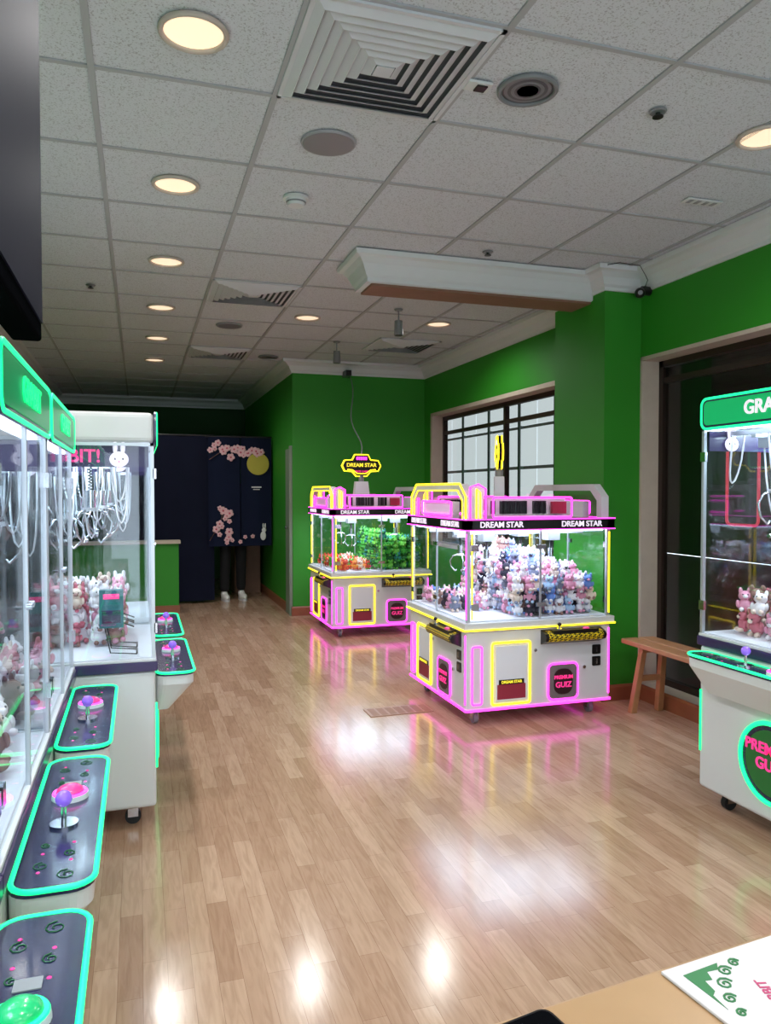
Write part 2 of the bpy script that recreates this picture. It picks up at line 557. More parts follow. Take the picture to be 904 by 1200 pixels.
# ------------------------------------------------------------------ plush piles
PW = mat('plush_white', (232, 226, 232), 0.9); PP = mat('plush_pink', (220, 150, 176), 0.9); PG = mat('plush_grey', (130, 136, 160), 0.9)
PBR = mat('plush_brown', (150, 112, 104), 0.9); PB = mat('plush_blue', (106, 138, 204), 0.9); PC = mat('plush_cream', (226, 204, 190), 0.9)
PK = mat('plush_black', (52, 50, 66), 0.9); PLB = mat('plush_light_blue', (170, 196, 226), 0.9)
PAL1 = [PW, PW, PP, PG, PB, PP, PK, PC, PW, PP, PLB, PBR]
TG = mat('toy_green', (60, 160, 50), 0.8); TL = mat('toy_lime', (110, 190, 70), 0.8); TR_ = mat('toy_red', (210, 70, 46), 0.8)
TO = mat('toy_orange', (226, 140, 60), 0.8); TT = mat('toy_teal', (40, 130, 120), 0.8); TLf = mat('toy_leaf', (26, 96, 40), 0.8)
PAL2 = [TG, TLf, TG, TT, TL, TLf, TL]
PAL2B = [TR_, TO, TR_, PC, TG]
PAL3 = [PW, PP, PC, PW, mat('plush_rose', (200, 110, 126), 0.9), PBR]
EYE = BLACK
def plush(b, c, r, yaw, main, alt, tilt=0.0):
    T = b.T.copy()
    b.T = T @ Matrix.Translation(c) @ Matrix.Rotation(yaw, 4, 'Z') @ Matrix.Rotation(tilt, 4, 'X')
    b.sphere((0, 0, 0), (r*0.85, r*0.75, r*0.9), main, 10, 6)
    b.sphere((0, -r*0.1, r*1.25), (r*0.8, r*0.7, r*0.68), main, 10, 6)
    b.sphere((0, -r*0.75, r*1.12), (r*0.32, r*0.25, r*0.25), alt, 8, 5)
    for s in (-1, 1):
        b.sphere((s*r*0.5, 0, r*1.9), (r*0.25, r*0.16, r*0.45), main, 8, 5)
        b.sphere((s*r*0.3, -r*0.72, r*1.36), r*0.1, EYE, 6, 4)
        b.sphere((s*r*0.85, -r*0.3, r*0.2), (r*0.25, r*0.25, r*0.5), main, 8, 5)
        b.sphere((s*r*0.45, -r*0.7, -r*0.55), (r*0.3, r*0.5, r*0.3), alt, 8, 5)
    b.T = T
def pile(name, x0, y0, x1, y1, z0, hf, pal, r, seed, face, step=1.9):
    rnd = random.Random(seed)
    b = MB()
    cx, cy = (x0+x1)/2, (y0+y1)/2
    nx = max(1, int((x1-x0-2*r)/(r*step))); ny = max(1, int((y1-y0-2*r)/(r*step)))
    for i in range(nx+1):
        for j in range(ny+1):
            px = x0+r+(x1-x0-2*r)*i/max(1, nx); py = y0+r+(y1-y0-2*r)*j/max(1, ny)
            ax = (px-cx)/(x1-x0)*2
            h = hf(ax, (py-cy)/(y1-y0)*2)
            if h < 0:
                continue
            pl = pal(ax) if callable(pal) else pal
            z = z0+r*0.85
            while z < z0+r+h:
                qx = min(x1-r, max(x0+r, px+rnd.uniform(-.35, .35)*r)); qy = min(y1-r, max(y0+r, py+rnd.uniform(-.35, .35)*r))
                rr = r*rnd.uniform(.75, 1.0)
                plush(b, (qx-cx, qy-cy, z-z0), rr, face+rnd.uniform(-.7, .7), rnd.choice(pl), rnd.choice(pl), rnd.uniform(-.4, .4))
                z += r*1.9
    return b.obj(name, loc=(cx, cy, z0))

# ------------------------------------------------------------------ claw parts
def claw(b, x, y, ztop, drop=0.18, s=1.0):
    b.box((x-0.05*s, y-0.05*s, ztop-0.05), (x+0.05*s, y+0.05*s, ztop), ALU)
    pts = []
    for i in range(40):
        t = i/39
        pts.append((x+0.008*math.cos(i*1.3), y+0.008*math.sin(i*1.3), ztop-0.05-t*drop))
    b.tube(pts, 0.0025, BLACK, n=5)
    z = ztop-0.05-drop
    b.cyl((x, y, z), (x, y, z-0.07*s), 0.022*s, 0.022*s, CHROME, 14)
    b.cyl((x, y, z-0.07*s), (x, y, z-0.085*s), 0.03*s, 0.03*s, WHITE2, 14)
    for k in range(3):
        a = 2*math.pi*k/3+0.4
        pr = [(0.02, -0.08), (0.06, -0.09), (0.085, -0.13), (0.075, -0.18), (0.04, -0.215), (0.03, -0.2)]
        b.tube([(x+r_*s*math.cos(a), y+r_*s*math.sin(a), z+h_*s) for r_, h_ in pr], 0.005*s, CHROME, n=6)

def bunny(b, x, z, s, y, m=WHT):
    b.sphere((x, y, z), (s, 0.004, s*0.85), m, 14, 8)
    for k in (-1, 1):
        b.sphere((x+k*s*0.4, y, z+s*1.3), (s*0.25, 0.004, s*0.75), m, 10, 6)
        b.sphere((x+k*s*0.4, y-0.003, z+s*0.05), (s*0.1, 0.003, s*0.14), BLACK, 8, 5)
    b.sphere((x, y-0.003, z-s*0.25), (s*0.12, 0.003, s*0.08), BALLPK, 8, 5)

# ------------------------------------------------------------------ green-neon claw machine (front faces local -Y)
def claw_machine(loc, rz, H=1.61, w=0.8, d=0.82, zf=0.68, pd=0.155, panel_z=None, head=0.12, rack=False, ligh=9, button=BALLPK, marq=MARQ):
    e = empty('claw_machine', loc, rz)
    h = w/2
    zt = H-head
    if panel_z is None:
        panel_z = zf-0.07
    b = MB()
    b.box((-h, 0, 0.085), (h, d, zf-0.05), WHITE)
    b.box((-h, d-0.03, zf), (h, d, H-0.01), WHITE)
    b.obj('lower_body', e, bevel=0.018)
    b = MB()
    b.box((-h-0.008, -0.008, zf-0.05), (h+0.008, d, zf-0.012), PURPLE)
    b.box((-h-0.004, -0.004, zf-0.012), (h+0.004, d, zf), WHITE)
    b.box((-h+0.01, 0.01, zf), (h-0.01, d-0.03, zf+0.006), WHITE2)
    b.obj('belt', e, bevel=0.003)
    b = MB()
    for sx in (-1, 1):
        for yy in (0.09, d-0.09):
            cx = sx*(h-0.08)
            b.cyl((cx, yy, 0.085), (cx, yy, 0.065), 0.026, 0.026, CHROME, 12)
            b.box((cx-0.018, yy-0.02, 0.03), (cx-0.013, yy+0.02, 0.068), CHROME)
            b.box((cx+0.013, yy-0.02, 0.03), (cx+0.018, yy+0.02, 0.068), CHROME)
            b.cyl((cx-0.012, yy, 0.031), (cx+0.012, yy, 0.031), 0.031, 0.031, RUBBER, 18)
    b.obj('castors', e)
    b = MB()
    b.box((-h, 0.0, zt), (h, d, H), WHITE)
    b.obj('roof', e, bevel=0.02)
    b = MB()
    b.prism(rrect(-h+0.002, zt-0.01, h-0.002, H+0.006, 0.035), 'xz', -0.010, -0.001, PURPLE)
    b.prism(rrect(-h+0.025, zt+0.010, h-0.025, H-0.012, 0.02), 'xz', -0.013, -0.009, marq)
    b.tube([(x_, -0.010, z_) for x_, z_ in rrect(-h+0.008, zt-0.004, h-0.008, H+0.001, 0.03)], 0.0055, NGRN, closed=True)
    b.obj('marquee', e)
    text('GRABBIT', head*0.62, GRNT if marq is MARQ else WHT, e, (0, -0.016, (zt+H)/2), (math.pi/2, 0, 0), 0.002)
    b = MB()
    for sx in (-1, 1):
        for yy in (0.0, d-0.05):
            b.box((sx*h, yy, zf), (sx*(h-0.014), yy+0.014, zt), ALU)
        b.box((sx*h, 0, zt-0.012), (sx*(h-0.012), d, zt), ALU)
    b.box((-0.006, -0.002, zf), (0.006, 0.008, zt), ALU)
    for sx in (-1, 1):
        for zz in (zf+0.12, zt-0.12):
            b.box((sx*(h-0.03), -0.008, zz-0.02), (sx*h, 0.004, zz+0.02), CHROME)
        b.cyl((sx*0.02, -0.012, (zf+zt)/2), (sx*0.02, 0.0, (zf+zt)/2), 0.008, 0.008, CHROME, 12)
    b.obj('frame', e)
    b = MB()
    b.box((-h+0.014, 0.004, zf+0.004), (-0.008, 0.008, zt), GLASS)
    b.box((0.008, 0.004, zf+0.004), (h-0.014, 0.008, zt), GLASS)
    for sx in (-1, 1):
        b.box((sx*(h-0.004), 0.014, zf+0.004), (sx*(h-0.008), d-0.05, zt-0.012), GLASS)
    b.obj('glass', e)
    for sx, a in ((-1, -math.pi/2), (1, math.pi/2)):
        b = MB()
        b.T = Matrix.Rotation(a, 4, 'Z')
        off = -(h-0.016)
        X0, X1 = (-d+0.05, -0.02) if sx == -1 else (0.02, d-0.05)
        b.box((X0, off, zt-0.095), (X1, off+0.006, zt-0.012), PURPLE)
        xs = -0.13 if sx == -1 else 0.15
        bunny(b, xs, zt-0.065, 0.036, off-0.004)
        b.T = Matrix.Rotation(a+math.pi, 4, 'Z')
        bunny(b, -xs, zt-0.065, 0.036, -off-0.012)
        b.obj('inner_header', e)
        text('RABBIT!', 0.07, PINKT, e, tuple(Matrix.Rotation(a, 4, 'Z') @ Vector((xs-0.19 if sx == -1 else xs+0.2, off-0.003, zt-0.055))), (math.pi/2, 0, a), 0.001)
    b = MB()
    for yy in (0.12, d-0.14):
        b.box((-h+0.02, yy, zt-0.03), (h-0.02, yy+0.02, zt-0.012), ALU)
    for i, (cx, cy, dr) in enumerate(((-h*0.55, d*0.3, 0.1), (h*0.1, d*0.45, 0.14), (h*0.6, d*0.28, 0.1), (-h*0.3, d*0.62, 0.06), (h*0.45, d*0.62, 0.08))):
        b.box((cx-0.012, 0.1, zt-0.045), (cx+0.012, d-0.1, zt-0.03), ALU)
        claw(b, cx, cy, zt-0.035, dr)
    for k in range(11):
        x0 = -h+0.08+k*0.063
        dp = 0.2+0.05*((k*7) % 4)
        b.tube([(x0+0.035*math.sin(t*math.pi/8)*(1 if k % 2 else -1), d*(0.16+0.045*((k*3) % 9))+0.03*math.cos(t*math.pi/8), zt-0.03-dp*max(0.0, math.sin(t*math.pi/8))**0.7) for t in range(9)], 0.0038, WHITE2, n=6)
    b.obj('claw_gantry', e)
    b = MB()
    b.box((-h+0.03, 0.02, zt-0.012), (h-0.03, 0.05, zt-0.002), LED)
    b.box((-h+0.03, d-0.08, zt-0.012), (h-0.03, d-0.05, zt-0.002), LED)
    b.obj('led_strip', e)
    area('led_panel', e, (0, d*0.45, zt-0.006), w*0.7, d*0.35, ligh, (0.74, 0.94, 1.0))
    b = MB()
    pw = h-0.035
    top = rrect(-pw, -pd, pw, -0.002, 0.045, 5)
    b.prism(top, 'xy', panel_z-0.014, panel_z, NAVY)
    v0 = rrect(-pw+0.004, -pd+0.004, pw-0.004, -0.002, 0.04, 5)
    b.prism(v0, 'xy', panel_z-0.05, panel_z-0.014, WHITE)
    v1 = rrect(-pw+0.05, -pd*0.35, pw-0.05, -0.002, 0.02, 5)
    n = len(v0)
    b.add([(x_, y_, panel_z-0.05) for x_, y_ in v0] + [(x_, y_, panel_z-0.16) for x_, y_ in v1],
          [[i, (i+1) % n, (i+1) % n+n, i+n] for i in range(n)] + [list(range(2*n-1, n-1, -1))], WHITE)
    b.tube([(x_, y_, panel_z-0.002) for x_, y_ in rrect(-pw, -pd, pw, -0.006, 0.045, 5)], 0.0055, NGRN, closed=True)
    yb = -pd*0.5
    jx = -0.08
    b.cyl((jx, yb, panel_z), (jx, yb, panel_z+0.006), 0.03, 0.03, CHROME, 20)
    b.cyl((jx, yb, panel_z+0.006), (jx, yb, panel_z+0.045), 0.006, 0.006, CHROME, 10)
    b.sphere((jx, yb, panel_z+0.058), 0.018, BALLP, 16, 10)
    b.cyl((jx+0.16, yb, panel_z), (jx+0.16, yb, panel_z+0.012), 0.042, 0.04, WHITE2, 24)
    b.cyl((jx+0.16, yb, panel_z+0.012), (jx+0.16, yb, panel_z+0.015), 0.04, 0.038, NPINK if button is BALLPK else NGRN, 24)
    b.sphere((jx+0.16, yb, panel_z+0.014), (0.032, 0.032, 0.018), button, 20, 8)
    for sx in (-1, 1):
        for q in range(4):
            cx = sx*(pw-0.05-0.045*q); rr = 0.02-0.003*q
            b.tube([(cx+rr*(1-t/14)*math.cos(t*0.8), yb+0.025*((q % 2)*2-1)+rr*(1-t/14)*math.sin(t*0.8), panel_z+0.001) for t in range(12)], 0.0010, LOGOG, n=4)
            b.sphere((sx*(pw-0.07-0.04*q), yb-0.028*((q % 2)*2-1), panel_z), (0.004, 0.004, 0.0015), PINKT, 8, 4)
    b.box((0.15, yb-0.02, panel_z), (0.18, yb+0.02, panel_z+0.002), LGREY)
    b.obj('control_panel', e)
    b = MB()
    zc = 0.31
    pts = [(0.152*math.cos(t*math.pi/24), -0.008, zc+0.152*math.sin(t*math.pi/24)) for t in range(48)]
    b.cyl((0, 0.002, zc), (0, -0.006, zc), 0.15, 0.15, NAVY, 40)
    b.cyl((0, -0.006, zc), (0, -0.009, zc), 0.125, 0.125, LOGOG, 40)
    b.tube(pts, 0.009, NGRN, closed=True)
    b.prism(rrect(-0.24, zf-0.135, 0.24, zf-0.085, 0.015), 'xz', -0.008, 0.001, PLATE)
    b.tube([(h-0.012, -0.003, 0.50), (h-0.012, -0.003, 0.24)], 0.004, NGRN)
    b.tube([(-h+0.012, -0.003, 0.50), (-h+0.012, -0.003, 0.24)], 0.004, NGRN)
    b.obj('front_graphics', e)
    text('PREMIUM\nGUIZ', 0.06, PINKT, e, (0, -0.012, zc+0.02), (math.pi/2, 0, 0), 0.002)
    text('GRABBIT', 0.05, YELT, e, (0, -0.01, zf-0.11), (math.pi/2, 0, 0), 0.002)
    if rack:
        b = MB()
        for x0 in (-h+0.06, -h+0.2):
            for s in (0, 0.1):
                b.tube([(x0+s, 0.07, zf+0.01), (x0+s, 0.17, zf+0.02), (x0+s, 0.2, zf+0.17), (x0+s, 0.08, zf+0.12)], 0.003, BLACK, n=6)
            b.tube([(x0, 0.07, zf+0.012), (x0+0.1, 0.07, zf+0.012)], 0.003, BLACK, n=6)
            b.tube([(x0, 0.19, zf+0.17), (x0+0.1, 0.19, zf+0.17)], 0.003, BLACK, n=6)
        b.box((-h+0.05, 0.12, zf+0.12), (-h+0.09, 0.21, zf+0.27), TEAL)
        b.box((-h+0.047, 0.13, zf+0.14), (-h+0.05, 0.20, zf+0.19), NAVY)
        b.box((-h+0.047, 0.135, zf+0.235), (-h+0.05, 0.195, zf+0.255), PINKT)
        b.obj('wire_display_rack', e)
    return e

R90 = math.radians(90)
claw_machine((-0.24, 2.70, 0), R90)
claw_machine((-0.24, 1.88, 0), R90)
claw_machine((-0.24, 1.06, 0), R90, button=BUTG)
claw_machine((0.057, 3.56, 0), R90, H=1.65, rack=True)
claw_machine((0.057, 4.40, 0), R90, H=1.65)
claw_machine((2.27, 2.29, 0), -R90, H=1.725, d=0.74, zf=0.74, pd=0.11, ligh=14, marq=BUTG)

pile('plush_toy_pile', -1.0, 2.34, -0.30, 3.06, 0.687, lambda a, c: 0.16 if a < 0.6 else 0.0, PAL3, 0.045, 11, 1.3)
pile('plush_toy_pile', -1.0, 1.52, -0.30, 2.24, 0.687, lambda a, c: 0.16 if a < 0.6 else 0.0, PAL3, 0.045, 12, 1.3)
pile('plush_toy_pile', -0.70, 3.42, -0.05, 3.92, 0.687, lambda a, c: 0.2, PAL3, 0.04, 13, 0.3)
pile('plush_toy_pile', 2.36, 1.95, 2.93, 2.63, 0.747, lambda a, c: 0.08+0.3*max(0, a), PAL3, 0.042, 14, -1.3)

# ------------------------------------------------------------------ four-sided neon claw machine
BADGEB = mat('badge_black', (14, 14, 14), 0.3)
def quad_machine(loc, badge_rot, badge_off, pal_led=17):
    e = empty('four_player_claw_machine', loc)
    h = 0.47
    zb, zd, zg, zs, ztop = 0.09, 0.585, 1.12, 1.18, 1.385
    b = MB()
    b.box((-h, -h, zb), (h, h, zd-0.035), WHITE)
    b.obj('lower_body', e, bevel=0.015)
    b = MB()
    b.box((-h-0.018, -h-0.018, zd-0.035), (h+0.018, h+0.018, zd+0.012), WHITE)
    b.box((-h+0.02, -h+0.02, zd+0.012), (h-0.02, h-0.02, zd+0.02), WHITE2)
    b.obj('deck', e, bevel=0.01)
    b = MB()
    for sx in (-1, 1):
        for sy in (-1, 1):
            cx, cy = sx*(h-0.09), sy*(h-0.09)
            b.cyl((cx, cy, zb), (cx, cy, 0.068), 0.028, 0.028, CHROME, 12)
            b.box((cx-0.02, cy-0.02, 0.03), (cx-0.014, cy+0.02, 0.07), CHROME)
            b.box((cx+0.014, cy-0.02, 0.03), (cx+0.02, cy+0.02, 0.07), CHROME)
            b.cyl((cx-0.013, cy, 0.033), (cx+0.013, cy, 0.033), 0.033, 0.033, GREY, 18)
    b.obj('castors', e)
    fx = MB(); gl = MB()
    for k in range(4):
        a = k*math.pi/2
        M = Matrix.Rotation(a, 4, 'Z')
        fx.T = M; gl.T = M
        y = -h
        fx.box((-h, y-0.006, zb), (h, y+0.002, zb+0.012), NPINK)
        fx.box((-h-0.02, y-0.023, zd-0.033), (h+0.02, y-0.017, zd-0.024), NYEL)
        fx.tube([(h-0.012, y-0.003, zb+0.04), (h-0.012, y-0.003, zd-0.06)], 0.0045, NPINK, n=6)
        R = lambda x0, z0, x1, z1, r, m, t=0.005: fx.tube([(p, y-0.004, q) for p, q in rrect(x0, z0, x1, z1, r)], t, m, closed=True, n=6)
        R(-0.435, 0.13, -0.375, 0.46, 0.012, NPINK)
        R(-0.31, 0.12, -0.07, 0.475, 0.012, NYEL, 0.0065)
        fx.box((-0.29, y-0.006, 0.14), (-0.09, y+0.001, 0.455), WHITE2)
        fx.box((-0.28, y-0.008, 0.15), (-0.10, y, 0.235), MAROON)
        fx.box((-0.27, y-0.009, 0.235), (-0.11, y, 0.262), BLACK)
        fx.prism(rrect(0.055, 0.125, 0.24, 0.325, 0.03), 'xz', y-0.006, y+0.001, COING)
        R(0.05, 0.12, 0.245, 0.33, 0.03, NPINK, 0.0065)
        fx.prism(rrect(0.085, 0.15, 0.21, 0.30, 0.05), 'xz', y-0.01, y, COIND)
        for zz in (0.40, 0.33):
            fx.prism(rrect(0.345, zz-0.028, 0.40, zz+0.028, 0.006), 'xz', y-0.006, y+0.001, BLACK)
            fx.box((0.368, y-0.009, zz-0.016), (0.377, y-0.004, zz+0.016), CHROME)
        fx.cyl((0.29, y-0.008, 0.30), (0.29, y, 0.30), 0.01, 0.01, CHROME, 12)
        fx.cyl((-0.035, y-0.008, 0.42), (-0.035, y, 0.42), 0.009, 0.009, CHROME, 12)
        prof = [(0, 0.535), (-0.055, 0.518), (-0.07, 0.50), (-0.06, 0.475), (0, 0.45)]
        fx.prism([(y+p, q) for p, q in prof], 'yz', 0.0, 0.40, BLACK)
        fx.prism([(y-0.02, 0.531), (y-0.057, 0.521), (y-0.073, 0.50), (y-0.063, 0.474), (y-0.04, 0.466)], 'yz', 0.02, 0.38, HATCH)
        fx.box((0.05, y-0.062, 0.515), (0.35, y-0.01, 0.537), BLACK)
        fx.cyl((0.10, y-0.035, 0.53), (0.10, y-0.038, 0.545), 0.016, 0.015, CHROME, 16)
        fx.cyl((0.10, y-0.038, 0.54), (0.10, y-0.04, 0.56), 0.005, 0.005, CHROME, 8)
        fx.sphere((0.10, y-0.041, 0.568), 0.012, BLACK)
        fx.sphere((0.28, y-0.038, 0.537), (0.022, 0.018, 0.01), BALLPK)
        fx.box((-h+0.005, y+0.005, zd), (-h+0.025, y+0.025, zg), ALU)
        fx.tube([(-h+0.036, y+0.004, zd+0.03), (-h+0.036, y+0.004, zg-0.02)], 0.0045, NYEL, n=6)
        fx.tube([(h-0.010, y+0.003, zd+0.03), (h-0.010, y+0.003, zg-0.02)], 0.0045, NPINK if k == 3 else NYEL, n=6)
        fx.box((-0.005, y+0.002, zd+0.01), (0.005, y+0.012, zg), ALU)
        for zz in (zd+0.1, zg-0.1):
            fx.box((-0.03, y-0.006, zz-0.012), (0.03, y+0.004, zz+0.012), CHROME)
            fx.box((-h+0.03, y-0.004, zz-0.018), (-h+0.075, y+0.004, zz+0.018), CHROME)
        gl.box((-h+0.03, y+0.006, zd+0.012), (-0.006, y+0.011, zg), GLASS)
        gl.box((0.006, y+0.006, zd+0.012), (h-0.006, y+0.011, zg), GLASS)
        fx.box((-h-0.015, y-0.015, zg), (h+0.015, y+0.03, zs), BADGEB)
        fx.box((-h-0.016, y-0.019, zg-0.003), (h+0.016, y-0.013, zg+0.003), NPINK)
        fx.box((-h-0.016, y-0.019, zs-0.002), (h+0.016, y-0.013, zs+0.004), NPINK)
        rot = (math.pi/2, 0, a)
        text('DREAM STAR', 0.046, WHT, e, tuple(M @ Vector((0.26, y-0.017, (zg+zs)/2))), rot, 0.002)
        text('DREAM STAR', 0.046, WHT, e, tuple(M @ Vector((-0.26, y-0.017, (zg+zs)/2))), rot, 0.002)
        text('PREMIUM', 0.03, PINKT, e, tuple(M @ Vector((0.147, y-0.012, 0.25))), rot, 0.002)
        text('GUIZ', 0.045, PINKT, e, tuple(M @ Vector((0.147, y-0.012, 0.205))), rot, 0.002)
        text('DREAM STAR', 0.022, YELT, e, tuple(M @ Vector((-0.19, y-0.011, 0.248))), rot, 0.001)
    fx.T = Matrix.Identity(4)
    fx.box((-h, -h, zs-0.02), (h, h, zs), BADGEB)
    fx.obj('neon_panels', e)
    gl.obj('glass', e)
    b = MB()
    for sx in (-1, 1):
        X = sx*(h-0.03)
        O = [(-0.45, zs), (-0.45, 1.31), (-0.36, ztop), (0.36, ztop), (0.45, 1.31), (0.45, zs)]
        I = [(-0.40, zs), (-0.40, 1.285), (-0.33, 1.345), (0.33, 1.345), (0.40, 1.285), (0.40, zs)]
        for i in range(5):
            b.prism([O[i], O[i+1], I[i+1], I[i]], 'yz', X-0.025, X+0.025, WHITE)
        if sx == -1:
            b.tube([(X+sx*0.027, p, q) for p, q in O], 0.006, NYEL, n=6)
            b.tube([(X+sx*0.027, p, q) for p, q in I], 0.004, NYEL, n=6)
        b.tube([(X+sx*0.03, p, q) for p, q in rrect(-0.24, zs+0.02, 0.24, zs+0.10, 0.015)], 0.0055, NPINK, closed=True, n=6)
        b.box((X-0.02, -0.24, zs), (X+0.025, 0.24, zs+0.10), WHITE2)
    for sy in (-1, 1):
        Y = sy*(h-0.05)
        fin = [(-0.44, zs+0.005), (-0.44, ztop-0.02), (-0.39, ztop-0.005), (-0.345, ztop-0.03), (-0.345, zs+0.005)]
        b.tube([(p, Y-0.03, q) for p, q in fin], 0.0065, NPINK, n=6)
        b.tube([(p*0.25-0.29, Y-0.028, q) for p, q in ((-0.44, zs+0.005), (-0.44, ztop-0.03), (-0.345, ztop-0.05), (-0.345, zs+0.005))], 0.0045, NYEL, n=6)
        b.prism([(-0.43, zs), (-0.43, ztop-0.03), (-0.39, ztop-0.012), (-0.355, ztop-0.035), (-0.355, zs)], 'xz', Y-0.025, Y+0.02, WHITE)
        x0, x1 = -0.30, 0.21
        b.box((x0, Y-0.03, zs), (x1, Y+0.05, zs+0.02), WHITE)
        b.box((x0, Y+0.04, zs+0.02), (x1, Y+0.05, 1.30), PAPER)
        b.tube([(p, Y-0.035, q) for p, q in rrect(x0, zs+0.01, x1, 1.305, 0.012)], 0.006, NPINK, closed=True, n=6)
        rnd = random.Random(5)
        xx = x0+0.02
        while xx < x1-0.13:
            ww = rnd.choice((0.006, 0.012, 0.02))
            if rnd.random() < 0.8:
                b.box((xx, Y+0.02, zs+0.03), (xx+ww, Y+0.041, 1.285), BLACK)
            xx += ww+rnd.choice((0.006, 0.01))
        b.box((x1-0.11, Y-0.01, zs+0.03), (x1-0.02, Y+0.02, 1.28), MAROON)
    b.obj('roof_signage', e)
    be = bpy.data.objects.new('badge', None); scene.collection.objects.link(be)
    be.parent = e; be.location = (badge_off[0], badge_off[1], 1.585); be.rotation_euler = (0, 0, badge_rot)
    b = MB()
    out = [(-.19, 0), (-.165, .05), (-.09, .055), (-.065, .105), (.065, .105), (.09, .055), (.165, .05), (.19, 0), (.165, -.05), (.09, -.055), (.05, -.1), (-.05, -.1), (-.09, -.055), (-.165, -.05)]
    b.prism(out, 'xz', -0.012, 0.012, BADGEB)
    b.tube([(p, -0.014, q) for p, q in out], 0.0055, NYEL, closed=True, n=6)
    b.tube([(p, 0.014, q) for p, q in out], 0.0055, NYEL, closed=True, n=6)
    b.tube([(-.14, -0.014, -.035), (-.09, -0.014, -.04), (-.04, -0.014, -.075), (.04, -0.014, -.075), (.09, -0.014, -.04), (.14, -0.014, -.035)], 0.004, NYEL, n=6)
    for i in range(5):
        b.box((-0.05+0.022*i, -0.015, 0.055), (-0.036+0.022*i, -0.011, 0.085), NPINK)
    b.cyl((0, 0, -0.405), (0, 0, -0.09), 0.026, 0.026, GREY, 12)
    b.prism([(-0.09, -0.405), (-0.06, -0.15), (0.06, -0.15), (0.09, -0.405)], 'xz', -0.03, 0.03, WHITE)
    b.obj('badge_sign', be)
    text('DREAM STAR', 0.05, YELT, be, (0, -0.015, 0.005), (math.pi/2, 0, 0), 0.002)
    text('PRIZE GAME', 0.024, PINKT, be, (0, -0.015, -0.055), (math.pi/2, 0, 0), 0.002)
    b = MB()
    for sy in (-1, 1):
        b.box((-h+0.03, sy*0.2-0.012, zg-0.04), (h-0.03, sy*0.2+0.012, zg-0.02), ALU)
    for cx, cy in ((-0.22, -0.2), (0.22, -0.2), (-0.22, 0.2), (0.22, 0.2)):
        claw(b, cx, cy, zg-0.03, 0.05, 0.8)
    for k in range(4):
        b.T = Matrix.Rotation(k*math.pi/2, 4, 'Z')
        b.box((-h+0.04, -h+0.03, zg-0.014), (h-0.04, -h+0.05, zg-0.002), LED)
    b.obj('claw_gantry', e)
    area('led_panel', e, (0, 0, zg-0.008), 0.8, 0.8, pal_led, (0.72, 0.82, 1.0))
    return e

quad_machine((2.22, 4.43, 0), math.radians(-113), (-0.03, 0.02))
quad_machine((2.14, 7.25, 0), 0.0, (-0.12, -0.2))
pile('plush_toy_pile', 1.80, 4.01, 2.64, 4.85, 0.608, lambda a, c: (0.36-0.2*max(abs(a), abs(c))) if a > -0.4 else (0.02 if c > -0.3 else -1), PAL1, 0.036, 21, -0.3, 1.8)
pile('plush_toy_pile', 1.72, 6.83, 2.56, 7.67, 0.608, lambda a, c: 0.28-0.08*abs(a) if a > 0.0 else 0.05, lambda a: PAL2 if a > -0.1 else PAL2B, 0.036, 22, -0.3, 1.9)

b = MB()
p0, p1 = (2.02, 7.05, 1.69), (2.15, 8.0, 2.6)
pts = []
for i in range(15):
    t = i/14
    pts.append((p0[0]+(p1[0]-p0[0])*t+0.03*math.sin(t*9), p0[1]+(p1[1]-p0[1])*t, p0[2]+(p1[2]-p0[2])*t-0.10*math.sin(t*math.pi)))
b.tube(pts, 0.006, GREY, n=6)
b.box((p1[0]-0.03, p1[1]-0.02, p1[2]-0.02), (p1[0]+0.03, YF-0.002, p1[2]+0.04), BLACK)
b.obj('power_cable')

# ------------------------------------------------------------------ bench
o = empty('wooden_bench', (2.93, 3.45, 0))
BW = mat('bench_wood', (172, 122, 84), 0.45, var=0.25, vscale=14)
b = MB()
for i in (-1, 1):
    b.box((i*0.06-0.055, -0.58, 0.41), (i*0.06+0.055, 0.58, 0.44), BW)
b.obj('seat', o, bevel=0.006)
b = MB()
for yy in (-0.42, 0.42):
    for s in (-1, 1):
        ye = yy+0.07*(1 if yy > 0 else -1)
        b.frustum((s*0.095-0.02, ye-0.02, s*0.095+0.02, ye+0.02, 0.0), (s*0.07-0.018, yy-0.018, s*0.07+0.018, yy+0.018, 0.41), BW)
    b.box((-0.07, yy+(0.03 if yy > 0 else -0.03)-0.01, 0.2), (0.07, yy+(0.03 if yy > 0 else -0.03)+0.01, 0.235), BW)
    b.box((-0.09, yy-0.018, 0.38), (0.09, yy+0.018, 0.41), BW)
b.obj('legs', o, bevel=0.004)

VENTW = mat('floor_vent_wood', (162, 124, 98), 0.35, var=0.15, vscale=12)
VENTS = mat('floor_vent_slot', (146, 108, 84), 0.5)
b = MB(); b.box((1.30, 4.33, 0.0), (1.70, 4.50, 0.005), VENTW)
for i in range(7):
    b.box((1.32+i*0.055, 4.345, 0.0045), (1.36+i*0.055, 4.485, 0.006), VENTS)
b.obj('floor_vent', bevel=0.001)

# ------------------------------------------------------------------ half wall + curtains
b = MB()
b.box((XL, 8.72, 0), (0.41, 8.86, 0.77), GREEN)
b.box((XL, 8.68, 0.77), (0.43, 8.90, 0.80), STONE)
b.box((XL, 8.705, 0), (0.42, 8.72, 0.09), WOODTRIM)
b.obj('wall_half')

